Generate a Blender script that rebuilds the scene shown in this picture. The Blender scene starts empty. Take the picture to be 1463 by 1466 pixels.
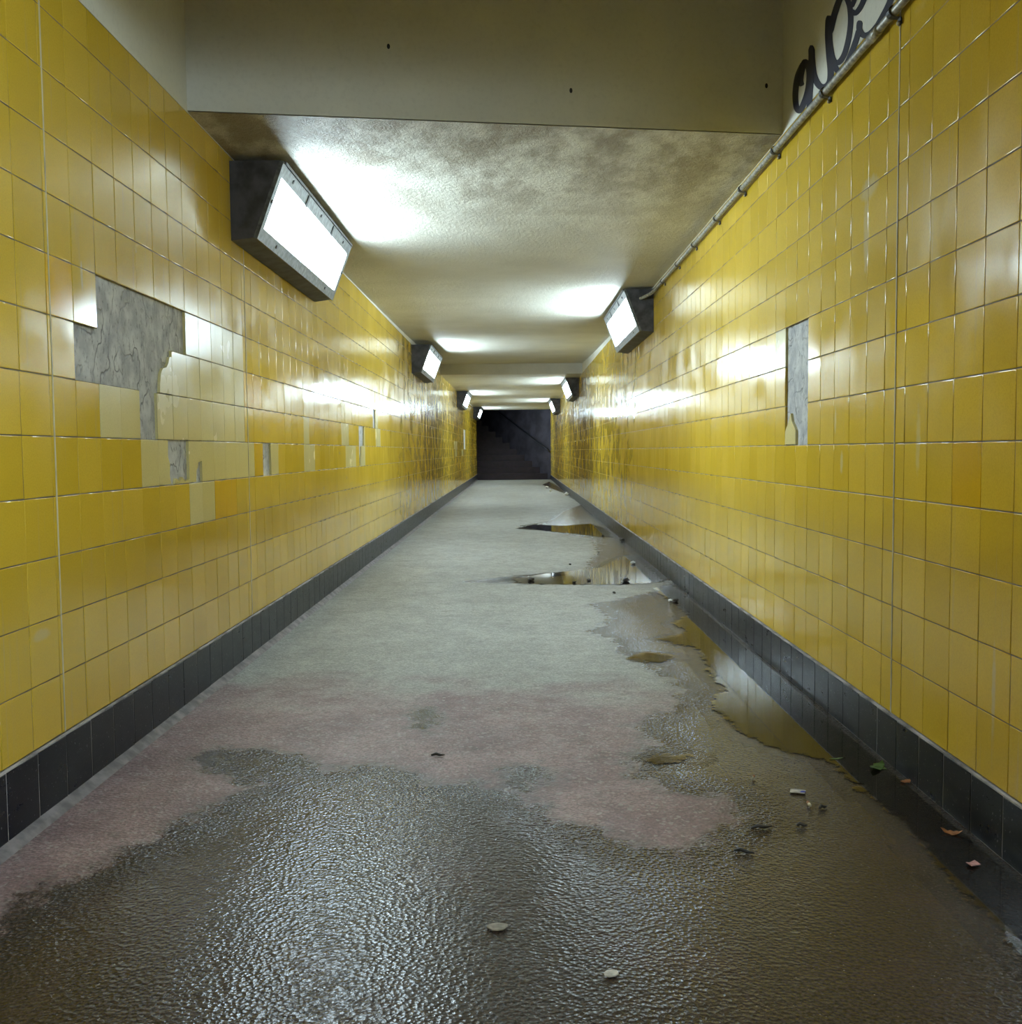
import bpy, bmesh, math, random
import numpy as np
from mathutils import Vector, Matrix

random.seed(7)
scene = bpy.context.scene
COL = scene.collection

# ------------------------------------------------------------------ camera
IMG_W, IMG_H = 1463.0, 1466.0
FPX, PITCH, YAW, ROLL = 1441.0, 0.06058, -0.00583, 0.00912
CAM_H = 0.9084
_c, _s = math.cos(YAW), math.sin(YAW)
_r = Vector((_c, -_s, 0)); _g = Vector((_s, _c, 0))
FWD = _g * math.cos(PITCH) - Vector((0, 0, 1)) * math.sin(PITCH)
_u = _g * math.sin(PITCH) + Vector((0, 0, 1)) * math.cos(PITCH)
RIGHT = _r * math.cos(ROLL) - _u * math.sin(ROLL)
UP = _r * math.sin(ROLL) + _u * math.cos(ROLL)
CAMP = Vector((0, 0, CAM_H))
cam_d = bpy.data.cameras.new('camera')
cam = bpy.data.objects.new('camera', cam_d); COL.objects.link(cam)
m = Matrix((RIGHT, UP, -FWD)).transposed().to_4x4(); m.translation = CAMP
cam.matrix_world = m
cam_d.sensor_fit = 'HORIZONTAL'; cam_d.sensor_width = 36.0
cam_d.lens = 36.0 * FPX / IMG_W
cam_d.clip_start = 0.05; cam_d.clip_end = 200
scene.camera = cam

# ------------------------------------------------------------------ world, exposure
world = bpy.data.worlds.new('night'); scene.world = world
world.use_nodes = True
world.node_tree.nodes['Background'].inputs[0].default_value = (0.02, 0.022, 0.045, 1)
world.node_tree.nodes['Background'].inputs[1].default_value = 0.15
vs = scene.view_settings
vs.view_transform = 'Standard'; vs.look = 'None'; vs.gamma = 1.0
vs.use_curve_mapping = False
vs.exposure = 0.0
LAMP_STRENGTH = 55.0
LAMP_COLOUR = (0.73, 0.93, 1.04, 1)

# ------------------------------------------------------------------ place dimensions (metres)
T = 0.155                      # tile pitch
H_TILE = 2.157                 # top of the tiling
BL, BR = 0.1818, 0.1455        # height of the dark skirting, left and right
D0L, D0R = 2.738, 3.726        # a vertical joint on each wall
Y_BACK, Y_END = -6.2, 31.65
Y_BEAM = 16.33
SHAFT_REAR = 2.3
def XL(y): return -(1.1878 + 0.0016 * y)
def XR(y): return 1.0720 + 0.0002 * y
def lintel_y(x): return 3.76 + (x - XL(3.8)) / (XR(4) - XL(3.8)) * 0.35
def ceil_z(y):
    if y < Y_BEAM: return H_TILE + 0.002 + 0.155 * max(0, (y - 4) / 12.33) ** 2.5
    return 2.143 + 0.055 * (y - Y_BEAM) / (Y_END - Y_BEAM)

def ray(px, py):
    return RIGHT * (px - IMG_W / 2) - UP * (py - IMG_H / 2) + FWD * FPX
def floor_pt(px, py, z=0.0):
    d = ray(px, py); t = (z - CAM_H) / d.z
    return CAMP + d * t
def wall_pt(px, py, X):
    d = ray(px, py); t = 1.0
    x = X(3.0)
    for _ in range(6):
        t = x / d.x; x = X((CAMP + d * t).y)
    return CAMP + d * t

# ------------------------------------------------------------------ node helpers
class NT:
    def __init__(self, name):
        self.m = bpy.data.materials.new(name); self.m.use_nodes = True
        self.t = self.m.node_tree; self.t.nodes.clear()
        self.out = self.t.nodes.new('ShaderNodeOutputMaterial')
    def n(self, typ, **kw):
        nd = self.t.nodes.new('ShaderNode' + typ)
        for k, v in kw.items(): setattr(nd, k, v)
        return nd
    def set(self, sock, v):
        if isinstance(v, bpy.types.NodeSocket): self.t.links.new(v, sock)
        elif v is not None:
            if sock.type == 'RGBA' and not hasattr(v, '__len__'): v = (v, v, v, 1)
            elif sock.type == 'RGBA' and len(v) == 3: v = (*v, 1)
            sock.default_value = v
    def math(self, op, a, b=None, c=None, clamp=False):
        nd = self.n('Math', operation=op, use_clamp=clamp)
        self.set(nd.inputs[0], a)
        if b is not None: self.set(nd.inputs[1], b)
        if c is not None: self.set(nd.inputs[2], c)
        return nd.outputs[0]
    def mix(self, f, a, b, blend='MIX'):
        nd = self.n('Mix', data_type='RGBA', blend_type=blend)
        self.set(nd.inputs[0], f); self.set(nd.inputs[6], a); self.set(nd.inputs[7], b)
        return nd.outputs[2]
    def mixf(self, f, a, b):
        nd = self.n('Mix', data_type='FLOAT')
        self.set(nd.inputs[0], f); self.set(nd.inputs[2], a); self.set(nd.inputs[3], b)
        return nd.outputs[0]
    def ramp(self, v, a, b, to0=0.0, to1=1.0):
        nd = self.n('MapRange', interpolation_type='SMOOTHSTEP')
        self.set(nd.inputs[0], v); self.set(nd.inputs[1], a); self.set(nd.inputs[2], b)
        self.set(nd.inputs[3], to0); self.set(nd.inputs[4], to1)
        return nd.outputs[0]
    def noise(self, vec, scale, detail=3, rough=0.55, out=0):
        nd = self.n('TexNoise'); nd.noise_dimensions = '3D'
        self.set(nd.inputs['Vector'], vec); self.set(nd.inputs['Scale'], scale)
        nd.inputs['Detail'].default_value = detail; nd.inputs['Roughness'].default_value = rough
        return nd.outputs[out]
    def vor(self, vec, scale, out='Distance'):
        nd = self.n('TexVoronoi'); self.set(nd.inputs['Vector'], vec); self.set(nd.inputs['Scale'], scale)
        return nd.outputs[out]
    def pos(self):
        return self.n('NewGeometry').outputs['Position']
    def sep(self, v):
        nd = self.n('SeparateXYZ'); self.set(nd.inputs[0], v); return nd.outputs
    def comb(self, x, y, z):
        nd = self.n('CombineXYZ')
        for i, v in enumerate((x, y, z)): self.set(nd.inputs[i], v)
        return nd.outputs[0]
    def scalevec(self, v, s):
        nd = self.n('VectorMath', operation='MULTIPLY'); self.set(nd.inputs[0], v); nd.inputs[1].default_value = s
        return nd.outputs[0]
    def attr(self, name):
        nd = self.n('Attribute'); nd.attribute_name = name; return nd.outputs['Fac']
    def bump(self, h, strength, dist, normal=None):
        nd = self.n('Bump'); self.set(nd.inputs['Height'], h); self.set(nd.inputs['Strength'], strength)
        self.set(nd.inputs['Distance'], dist)
        if normal is not None: self.set(nd.inputs['Normal'], normal)
        return nd.outputs[0]
    def bsdf(self, col, rough, normal=None, ior=1.5, metal=0.0, spec=None):
        b = self.n('BsdfPrincipled')
        self.set(b.inputs['Base Color'], col); self.set(b.inputs['Roughness'], rough)
        self.set(b.inputs['IOR'], ior); self.set(b.inputs['Metallic'], metal)
        if spec is not None: self.set(b.inputs['Specular IOR Level'], spec)
        if normal is not None: self.set(b.inputs['Normal'], normal)
        self.t.links.new(b.outputs[0], self.out.inputs[0])
        return b

def simple_mat(name, col, rough=0.6, metal=0.0, var=0.25, scale=30, bump=0.0, dist=0.001):
    t = NT(name); p = t.pos()
    n = t.noise(p, scale, 3)
    c2 = tuple(x * (1 - var) for x in col)
    c3 = tuple(min(1, x * (1 + var)) for x in col)
    colr = t.mix(t.ramp(n, 0.3, 0.7), c2, c3)
    nm = t.bump(n, bump, dist) if bump else None
    t.bsdf(colr, rough, nm, metal=metal)
    return t.m

def tile_mat(name, colA, colB, y0, z0, rough=0.10, smears=()):
    t = NT(name); p = t.pos(); x, y, z = t.sep(p)
    cy = t.math('FLOOR', t.math('DIVIDE', t.math('SUBTRACT', y, y0), T))
    cz = t.math('FLOOR', t.math('DIVIDE', t.math('SUBTRACT', z, z0), T))
    wn = t.n('TexWhiteNoise'); wn.noise_dimensions = '3D'; t.set(wn.inputs['Vector'], t.comb(cy, cz, 3.3))
    col = t.mix(wn.outputs['Value'], colA, colB)
    big = t.noise(p, 1.7, 4)
    col = t.mix(t.ramp(big, 0.35, 0.75, 0.0, 0.32), col, tuple(c * 0.80 for c in colA))
    # fine grey-brown grime and vertical dribbles in the glaze
    st = t.noise(t.comb(t.math('MULTIPLY', x, 3), t.math('MULTIPLY', y, 42), t.math('MULTIPLY', z, 2.2)), 1.0, 3)
    col = t.mix(t.ramp(st, 0.60, 0.80, 0.0, 0.30), col, (0.42, 0.36, 0.20))
    gr = t.noise(p, 240, 2)
    col = t.mix(t.ramp(gr, 0.35, 0.75, 0.0, 0.22), col, tuple(c * 0.62 for c in colA))
    # chips and knocks
    v = t.n('TexVoronoi'); t.set(v.inputs['Vector'], t.scalevec(p, (1, 1, 0.62))); v.inputs['Scale'].default_value = 7.5
    vcol = t.n('SeparateColor'); t.set(vcol.inputs[0], v.outputs['Color'])
    wob = t.math('MULTIPLY', t.noise(p, 90, 2), 0.05)
    chip = t.math('MULTIPLY', t.math('LESS_THAN', t.math('ADD', v.outputs['Distance'], wob), 0.075),
                  t.math('GREATER_THAN', vcol.outputs[0], 0.62))
    col = t.mix(chip, col, (0.075, 0.055, 0.05))
    # old pale drips and a rubbed smear on the glaze
    for yc, zc_, hw, hh, amt in smears:
        dy = t.math('DIVIDE', t.math('SUBTRACT', y, yc), hw); dz = t.math('DIVIDE', t.math('SUBTRACT', z, zc_), hh)
        r2 = t.math('ADD', t.math('MULTIPLY', dy, dy), t.math('MULTIPLY', dz, dz))
        k = t.ramp(t.math('ADD', r2, t.math('MULTIPLY', t.noise(p, 45, 3), 0.9)), 1.3, 0.5, 0.0, amt)
        col = t.mix(k, col, (0.62, 0.55, 0.36))
    w = t.noise(p, 9, 2); f = t.noise(p, 55, 2)
    nm = t.bump(t.math('ADD', w, t.math('MULTIPLY', f, 0.08)), 0.24, 0.0016)
    rr = t.math('ADD', t.ramp(t.noise(p, 4, 3), 0.3, 0.75, rough, rough + 0.14), t.math('MULTIPLY', chip, 0.5))
    t.bsdf(col, rr, nm, ior=1.5)
    return t.m

YA, YB = (0.60, 0.40, 0.028), (0.70, 0.475, 0.05)
MT = {}
SMEARS = {'left': [(2.49, 0.46, .06, .02, .3), (4.50, 1.30, .012, .26, .6), (4.72, 1.34, .010, .2, .6), (2.80, 1.40, .010, .05, .7)],
          'right': [(3.10, 1.69, .10, .045, .55), (3.12, 1.56, .035, .16, .5), (2.70, 0.92, .02, .12, .45), (3.33, 0.86, .02, .05, .5), (2.25, 0.36, .012, .13, .5), (3.40, 1.0, .015, .06, .5)]}
for side, y0, z0 in (('left', D0L, BL), ('right', D0R, BR)):
    MT[side] = {
        'yellow': tile_mat('yellow_glaze_' + side, YA, YB, y0, z0, 0.10, SMEARS[side]),
        'pale': tile_mat('pale_glaze_' + side, (0.64, 0.55, 0.24), (0.68, 0.60, 0.30), y0, z0, 0.16),
        'orange': tile_mat('orange_glaze_' + side, (0.66, 0.385, 0.010), (0.70, 0.41, 0.014), y0, z0, 0.12),
    }

def grout_mat():
    t = NT('grout'); p = t.pos()
    c = t.mix(t.ramp(t.noise(p, 6, 4), 0.35, 0.7), (0.085, 0.065, 0.045), (0.22, 0.18, 0.12))
    t.bsdf(c, 0.7); return t.m
M_GROUT = grout_mat()

def cement_mat():
    t = NT('bare_cement'); p = t.pos()
    c = t.mix(t.ramp(t.noise(p, 14, 5), 0.3, 0.7), (0.36, 0.36, 0.37), (0.62, 0.62, 0.60))
    sp = t.noise(t.scalevec(p, (1, 1, 0.55)), 60, 5, 0.75)
    c = t.mix(t.ramp(sp, 0.53, 0.66, 0.0, 0.7), c, (0.16, 0.155, 0.15))
    cr = t.n('TexWave'); cr.wave_type = 'BANDS'; cr.bands_direction = 'Y'
    t.set(cr.inputs['Vector'], p); cr.inputs['Scale'].default_value = 2.6; cr.inputs['Distortion'].default_value = 14
    cr.inputs['Detail'].default_value = 3; cr.inputs['Detail Scale'].default_value = 2.2
    line = t.ramp(cr.outputs['Fac'], 0.0, 0.05, 1.0, 0.0)
    c = t.mix(t.math('MULTIPLY', line, t.ramp(t.noise(p, 7, 3), 0.45, 0.62, 0.0, 0.55)), c, (0.04, 0.036, 0.035))
    hgt = t.math('SUBTRACT', t.math('ADD', t.noise(p, 35, 5, 0.65), sp), t.math('MULTIPLY', line, 1.2))
    t.bsdf(c, 0.75, t.bump(hgt, 0.8, 0.004)); return t.m
M_CEMENT = cement_mat()

def plaster_mat(name, a, b, bs=0.25, dist=0.003, stain_and_shade=False):
    t = NT(name); p = t.pos()
    c = t.mix(t.ramp(t.noise(p, 2.2, 4), 0.3, 0.7), a, b)
    n = t.noise(p, 55, 5, 0.7)
    c = t.mix(t.ramp(n, 0.45, 0.75, 0.0, 0.28), c, tuple(x * 0.72 for x in a))
    hgt = n
    if stain_and_shade:
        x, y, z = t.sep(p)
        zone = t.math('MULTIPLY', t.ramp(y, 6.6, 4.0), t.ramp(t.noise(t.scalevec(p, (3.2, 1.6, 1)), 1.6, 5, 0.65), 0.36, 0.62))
        c = t.mix(t.math('MULTIPLY', zone, 0.75), c, (0.17, 0.125, 0.06))  # brown stain by the lintel, with lamp cut-off shade painted into it
        v = t.noise(p, 130, 3, 0.7)
        hgt = t.math('ADD', t.math('MULTIPLY', t.noise(p, 38, 4, 0.65), 1.0), t.math('MULTIPLY', v, 0.6))
    t.bsdf(c, 0.62, t.bump(hgt, bs, dist)); return t.m
M_PLASTER = plaster_mat('cream_paint', (0.63, 0.62, 0.54), (0.69, 0.68, 0.60), 0.15, 0.0015)
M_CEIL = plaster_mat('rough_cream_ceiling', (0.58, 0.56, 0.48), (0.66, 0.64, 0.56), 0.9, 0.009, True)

def skirting_mat():
    t = NT('black_skirting_glaze'); p = t.pos(); x, y, z = t.sep(p)
    c = t.mix(t.ramp(t.noise(p, 5, 4), 0.3, 0.7), (0.006, 0.007, 0.014), (0.016, 0.019, 0.025))
    sc = t.noise(t.comb(t.math('MULTIPLY', x, 4), t.math('MULTIPLY', y, 10), t.math('MULTIPLY', z, 30)), 1.0, 5, 0.7)
    c = t.mix(t.ramp(sc, 0.56, 0.80, 0.0, 0.5), c, (0.085, 0.095, 0.10))
    sp = t.noise(p, 110, 2)
    c = t.mix(t.ramp(sp, 0.66, 0.74, 0.0, 0.5), c, (0.30, 0.30, 0.32))
    t.bsdf(c, t.ramp(sc, 0.3, 0.8, 0.27, 0.36), t.bump(t.noise(p, 14, 2), 0.12, 0.0008), ior=1.28); return t.m
M_SKIRT = skirting_mat()
M_SKGROUT = simple_mat('pale_skirting_joint', (0.30, 0.28, 0.29), 0.7, 0, 0.6, 9)

def floor_mat():
    t = NT('asphalt_floor'); p = t.pos(); x, y, z = t.sep(p)
    n1 = t.noise(p, 3.2, 5, 0.6); n2 = t.noise(p, 14, 4, 0.6); nf = t.noise(p, 150, 3, 0.65); ag = t.vor(p, 108)
    # two lengths of paving: pinkish under the open well, grey-green inside the passage
    edge = t.math('ADD', y, t.math('ADD', t.math('MULTIPLY', t.math('SUBTRACT', n1, 0.5), 1.6), t.math('MULTIPLY', x, 0.12)))
    inside = t.ramp(edge, 3.35, 4.15)
    pink = t.mix(t.ramp(n1, 0.35, 0.68), (0.25, 0.152, 0.158), (0.41, 0.272, 0.270))
    grey = t.mix(t.ramp(n1, 0.32, 0.70), (0.275, 0.278, 0.25), (0.365, 0.368, 0.335))
    col = t.mix(inside, pink, grey)
    col = t.mix(t.ramp(t.noise(p, 9, 5, 0.7), 0.55, 0.70, 0.0, 0.5), col, (0.12, 0.105, 0.095))
    col = t.mix(t.ramp(nf, 0.40, 0.72, 0.0, 0.6), col, (0.10, 0.088, 0.08))
    vc = t.n('SeparateColor'); t.set(vc.inputs[0], t.vor(p, 118, 'Color'))
    col = t.mix(t.ramp(vc.outputs[0], 0.0, 1.0, 0.0, 0.42), col, (0.07, 0.058, 0.055))
    col = t.mix(t.ramp(vc.outputs[1], 0.86, 0.96, 0.0, 0.45), col, (0.42, 0.39, 0.35))
    # wet part: distance from the tide line plus ragged edge
    wd = t.attr('wet')
    w = t.ramp(t.math('ADD', wd, t.math('MULTIPLY', t.math('SUBTRACT', t.noise(p, 10, 9, 0.74), 0.5), 0.34)), -0.04, 0.06)
    wcol = t.mix(t.ramp(nf, 0.35, 0.7), (0.015, 0.011, 0.009), (0.060, 0.043, 0.032))
    wcol = t.mix(t.ramp(n1, 0.45, 0.75, 0.0, 0.6), wcol, (0.055, 0.034, 0.030))
    stone = t.math('MULTIPLY', t.math('LESS_THAN', ag, 0.16), t.ramp(t.noise(p, 33, 2), 0.56, 0.66))
    wcol = t.mix(t.math('MULTIPLY', stone, 0.5), wcol, (0.33, 0.28, 0.20))
    col = t.mix(w, col, wcol)
    rough = t.mixf(w, t.ramp(n2, 0.3, 0.7, 0.46, 0.62), t.ramp(n2, 0.3, 0.7, 0.12, 0.20))
    hgt = t.math('ADD', t.math('MULTIPLY', nf, 0.5), t.math('MULTIPLY', ag, 1.0))
    hgt = t.math('ADD', hgt, t.math('MULTIPLY', n2, 0.6))
    nm = t.bump(hgt, t.mixf(w, 0.35, t.ramp(wd, 0.03, 0.22, 0.62, 0.30)), 0.0042)
    t.bsdf(col, rough, nm, ior=t.mixf(w, 1.45, 1.33)); return t.m
M_FLOOR = floor_mat()

def water_mat():
    t = NT('standing_water'); p = t.pos()
    mask = t.ramp(t.math('ADD', t.attr('depth'), t.math('MULTIPLY', t.math('SUBTRACT', t.noise(p, 16, 5, 0.7), 0.5), 0.16)), -0.008, 0.012)
    fr = t.n('Fresnel'); fr.inputs['IOR'].default_value = 1.36
    g = t.n('BsdfGlossy'); g.inputs['Roughness'].default_value = 0.025
    rip = t.bump(t.noise(p, 5, 2), 0.12, 0.003); t.set(g.inputs['Normal'], rip)
    tr = t.n('BsdfTransparent'); tr.inputs['Color'].default_value = (0.72, 0.66, 0.58, 1)
    m1 = t.n('MixShader'); t.set(m1.inputs[0], fr.outputs[0]); t.t.links.new(tr.outputs[0], m1.inputs[1]); t.t.links.new(g.outputs[0], m1.inputs[2])
    cl = t.n('BsdfTransparent')
    m2 = t.n('MixShader'); t.set(m2.inputs[0], mask); t.t.links.new(cl.outputs[0], m2.inputs[1]); t.t.links.new(m1.outputs[0], m2.inputs[2])
    t.t.links.new(m2.outputs[0], t.out.inputs[0]); return t.m
M_WATER = water_mat()

M_HOUSING = simple_mat('dull_black_steel', (0.050, 0.050, 0.058), 0.55, 0.0, 0.5, 14, 0.3, 0.001)
M_FRAME = simple_mat('worn_grey_steel', (0.115, 0.125, 0.125), 0.45, 0.2, 0.45, 35, 0.2, 0.001)
M_SCREW = simple_mat('dark_screw', (0.03, 0.03, 0.03), 0.5, 0.3)
M_PIPE = simple_mat('grey_painted_conduit', (0.30, 0.29, 0.25), 0.42, 0.2, 0.45, 60, 0.3, 0.001)
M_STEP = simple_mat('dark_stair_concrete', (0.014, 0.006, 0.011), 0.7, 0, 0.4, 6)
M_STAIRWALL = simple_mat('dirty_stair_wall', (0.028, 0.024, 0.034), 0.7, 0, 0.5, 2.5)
M_BLACK = simple_mat('black_paint', (0.012, 0.012, 0.016), 0.45)
M_INK = simple_mat('navy_spray_paint', (0.006, 0.006, 0.022), 0.5, 0, 0.2)
M_SEAL = simple_mat('pale_sealant', (0.50, 0.44, 0.28), 0.6, 0, 0.3, 8)

def lamp_mat():
    t = NT('lit_diffuser')
    e = t.n('Emission'); e.inputs[0].default_value = LAMP_COLOUR; e.inputs[1].default_value = LAMP_STRENGTH
    t.t.links.new(e.outputs[0], t.out.inputs[0]); return t.m
M_LIT = lamp_mat()

# ------------------------------------------------------------------ mesh helpers
def mesh_obj(name, verts, faces, mat, parent=None, smooth=None, kind=None):
    me = bpy.data.meshes.new(name); me.from_pydata([tuple(v) for v in verts], [], faces); me.update()
    if mat: me.materials.append(mat)
    if smooth:
        for p_ in me.polygons: p_.use_smooth = True
    o = bpy.data.objects.new(name, me); COL.objects.link(o)
    if parent: o.parent = parent
    if kind: o['kind'] = kind
    return o
def struct(o): o['kind'] = 'structure'; return o
def tag(o, label, cat, group=None):
    o['label'] = label; o['category'] = cat
    if group: o['group'] = group
    return o
def empty(name, loc=(0, 0, 0)):
    o = bpy.data.objects.new(name, None); o.empty_display_size = 0.1; o.location = loc; COL.objects.link(o); return o
def inst(name, me, parent, loc, rot=(0, 0, 0)):
    o = bpy.data.objects.new(name, me); o.location = loc; o.rotation_euler = rot; o.parent = parent
    COL.objects.link(o); return o
def box_vf(x0, x1, y0, y1, z0, z1):
    v = [(x0, y0, z0), (x1, y0, z0), (x1, y1, z0), (x0, y1, z0), (x0, y0, z1), (x1, y0, z1), (x1, y1, z1), (x0, y1, z1)]
    f = [(0, 3, 2, 1), (4, 5, 6, 7), (0, 1, 5, 4), (1, 2, 6, 5), (2, 3, 7, 6), (3, 0, 4, 7)]
    return v, f
def prism(name, base, top, mat, parent=None):
    """closed solid between two polygons with the same number of corners"""
    n = len(base); v = list(base) + list(top)
    f = [tuple(range(n - 1, -1, -1)), tuple(range(n, 2 * n))] + [(i, (i + 1) % n, n + (i + 1) % n, n + i) for i in range(n)]
    o = mesh_obj(name, v, f, mat, parent)
    bm = bmesh.new(); bm.from_mesh(o.data); bmesh.ops.recalc_face_normals(bm, faces=bm.faces[:]); bm.to_mesh(o.data); bm.free()
    return o
def tube(name, pts, r, mat, parent=None, seg=12, kind=None):
    pts = [Vector(p_) for p_ in pts]; v, f = [], []
    for i, p_ in enumerate(pts):
        d = (pts[min(i + 1, len(pts) - 1)] - pts[max(i - 1, 0)]).normalized()
        a = d.cross(Vector((0, 0, 1)))
        if a.length < 1e-3: a = Vector((1, 0, 0))
        a.normalize(); b = a.cross(d).normalized()
        rr = r[i] if hasattr(r, '__len__') else r
        for k in range(seg):
            t_ = 2 * math.pi * k / seg; v.append(p_ + a * math.cos(t_) * rr + b * math.sin(t_) * rr)
    for i in range(len(pts) - 1):
        for k in range(seg):
            f.append((i * seg + k, i * seg + (k + 1) % seg, (i + 1) * seg + (k + 1) % seg, (i + 1) * seg + k))
    f.append(tuple(range(seg))[::-1]); f.append(tuple((len(pts) - 1) * seg + k for k in range(seg)))
    return mesh_obj(name, v, f, mat, parent, smooth=True, kind=kind)

# ------------------------------------------------------------------ floor
def img_poly(px): return np.array([floor_pt(*q)[:2] for q in px])
def sdf(P, poly):
    """signed distance (positive inside)"""
    d = np.full(len(P), 1e9); ins = np.zeros(len(P), bool)
    n = len(poly)
    for i in range(n):
        a, b = poly[i], poly[(i + 1) % n]
        e = b - a; w = P - a
        t_ = np.clip((w @ e) / max(1e-12, e @ e), 0, 1)
        d = np.minimum(d, np.hypot(*(w - t_[:, None] * e).T))
        c = (a[1] > P[:, 1]) != (b[1] > P[:, 1])
        with np.errstate(divide='ignore', invalid='ignore'):
            xi = a[0] + (P[:, 1] - a[1]) / (b[1] - a[1]) * e[0]
        ins ^= c & (P[:, 0] < xi)
    return np.where(ins, d, -d)

WET = [
    [(-300, 1500), (60, 1268), (180, 1215), (300, 1150), (360, 1130), (262, 1098), (285, 1075), (340, 1066), (430, 1078),
     (480, 1100), (560, 1092), (610, 1105), (620, 1120), (700, 1120), (760, 1140), (800, 1165), (860, 1185), (900, 1202), (980, 1215),
     (1020, 1190), (1045, 1160), (1030, 1145), (960, 1135), (900, 1115), (885, 1080), (930, 1065), (900, 1040), (960, 1010),
     (965, 985), (930, 960), (880, 935), (870, 915), (835, 905), (868, 886), (835, 864), (880, 858), (935, 846), (990, 815),
     (1080, 874), (1226, 1000), (1503, 1225), (1850, 1490), (1800, 1900), (-300, 1900)],
    [(738, 753), (785, 746), (805, 732), (832, 722), (805, 706), (775, 694), (786, 689), (850, 722), (940, 782), (1000, 828), (955, 833),
     (900, 838), (760, 837), (655, 833), (740, 823), (830, 816), (852, 792), (846, 772), (800, 764)],
    [(712, 1100), (760, 1090), (800, 1105), (790, 1130), (740, 1138), (715, 1122)],
    [(590, 1010), (625, 1012), (640, 1035), (610, 1050), (585, 1040)],
]
WET_W = [img_poly(q) for q in WET]
def build_floor():
    ys = list(np.arange(Y_BACK, 1.0, 0.2)) + list(np.arange(1.0, 8.0, 0.025)) + list(np.arange(8.0, 31.9, 0.08))
    xs = np.linspace(-1.30, 1.14, 98)
    Y, X = np.meshgrid(ys, xs, indexing='ij')
    P = np.stack([X.ravel(), Y.ravel()], 1)
    ny, nx = Y.shape
    faces = [(j * nx + i, j * nx + i + 1, (j + 1) * nx + i + 1, (j + 1) * nx + i) for j in range(ny - 1) for i in range(nx - 1)]
    rng = np.zeros(len(P))
    v = np.column_stack([P, rng])
    o = mesh_obj('floor', v, faces, M_FLOOR); struct(o)
    w = np.max([sdf(P, q) for q in WET_W], axis=0)
    a = o.data.attributes.new('wet', 'FLOAT', 'POINT'); a.data.foreach_set('value', np.clip(w, -0.5, 0.5).astype(np.float32))
    return o
build_floor()

POOLS = [
    ('long shallow puddle in the gutter along the right wall, nearest the camera',
     [(935, 843), (985, 880), (962, 893), (985, 905), (940, 915), (1000, 930), (1010, 958), (1035, 985), (1015, 1010), (1050, 1040), (1085, 1062), (1130, 1078), (1190, 1092),
      (1245, 1142), (1290, 1170), (1330, 1225), (1400, 1300), (1500, 1410), (1650, 1500), (1800, 1520), (1463, 1247), (1186, 1022), (1039, 896), (958, 834)]),
    ('small mirror-like puddle across the floor reflecting a lamp, midway along the passage',
     [(735, 829), (790, 820), (860, 813), (893, 796), (905, 795), (950, 832), (925, 836), (860, 837), (790, 837), (745, 836)]),
    ('farthest dark puddle on the floor, near the stairs end of the right gutter',
     [(738, 757), (765, 751), (805, 753), (845, 750), (866, 757), (880, 769), (855, 768), (820, 764), (790, 761)]),
    ('tiny amber puddle left of the gutter puddle, at the ragged wet edge',
     [(925, 1086), (950, 1079), (985, 1080), (992, 1087), (975, 1094), (935, 1094)]),
    ('small brown puddle inside the pale wet loop beside the gutter',
     [(895, 941), (925, 934), (960, 937), (970, 943), (945, 949), (910, 948)]),
]
for lab, q in POOLS:
    poly = img_poly(q)
    lo, hi = poly.min(0) - 0.07, poly.max(0) + 0.07
    hi[1] = min(hi[1], 30); lo[1] = max(lo[1], 0.6)
    st = 0.02 if (hi[1] - lo[1]) < 4 else 0.03
    ys = np.arange(lo[1], hi[1] + st, st); xs = np.arange(lo[0], hi[0] + st, st)
    Y, X = np.meshgrid(ys, xs, indexing='ij'); P = np.stack([X.ravel(), Y.ravel()], 1)
    d = sdf(P, poly); ny, nx = Y.shape
    inside_wall = P[:, 0] < np.array([XR(y) for y in P[:, 1]]) - 0.006
    keep = (d > -0.085) & inside_wall
    idx = -np.ones(len(P), int); faces = []; used = []
    def vid(k):
        if idx[k] < 0: idx[k] = len(used); used.append(k)
        return int(idx[k])
    for j in range(ny - 1):
        for i in range(nx - 1):
            ks = (j * nx + i, j * nx + i + 1, (j + 1) * nx + i + 1, (j + 1) * nx + i)
            if all(keep[k] for k in ks): faces.append(tuple(vid(k) for k in ks))
    V = [(P[k, 0], P[k, 1], 0.0025) for k in used]
    o = mesh_obj('puddle', V, faces, M_WATER)
    a = o.data.attributes.new('depth', 'FLOAT', 'POINT'); a.data.foreach_set('value', np.array([d[k] for k in used], np.float32))
    tag(o, lab, 'puddle', 'puddles on the passage floor')

# ------------------------------------------------------------------ walls: body, grout, tiles
def slab(name, X, sgn, y0, y1, z0, z1, off, thick, mat):
    """upright slab whose front is 'off' behind the tiled face"""
    def xx(y, d): return X(y) - sgn * d
    base = [(xx(y0, off), y0, z0), (xx(y1, off), y1, z0), (xx(y1, off + thick), y1, z0), (xx(y0, off + thick), y0, z0)]
    top = [(a, b, z1) for a, b, _ in base]
    return prism(name, base, top, mat)

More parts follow.
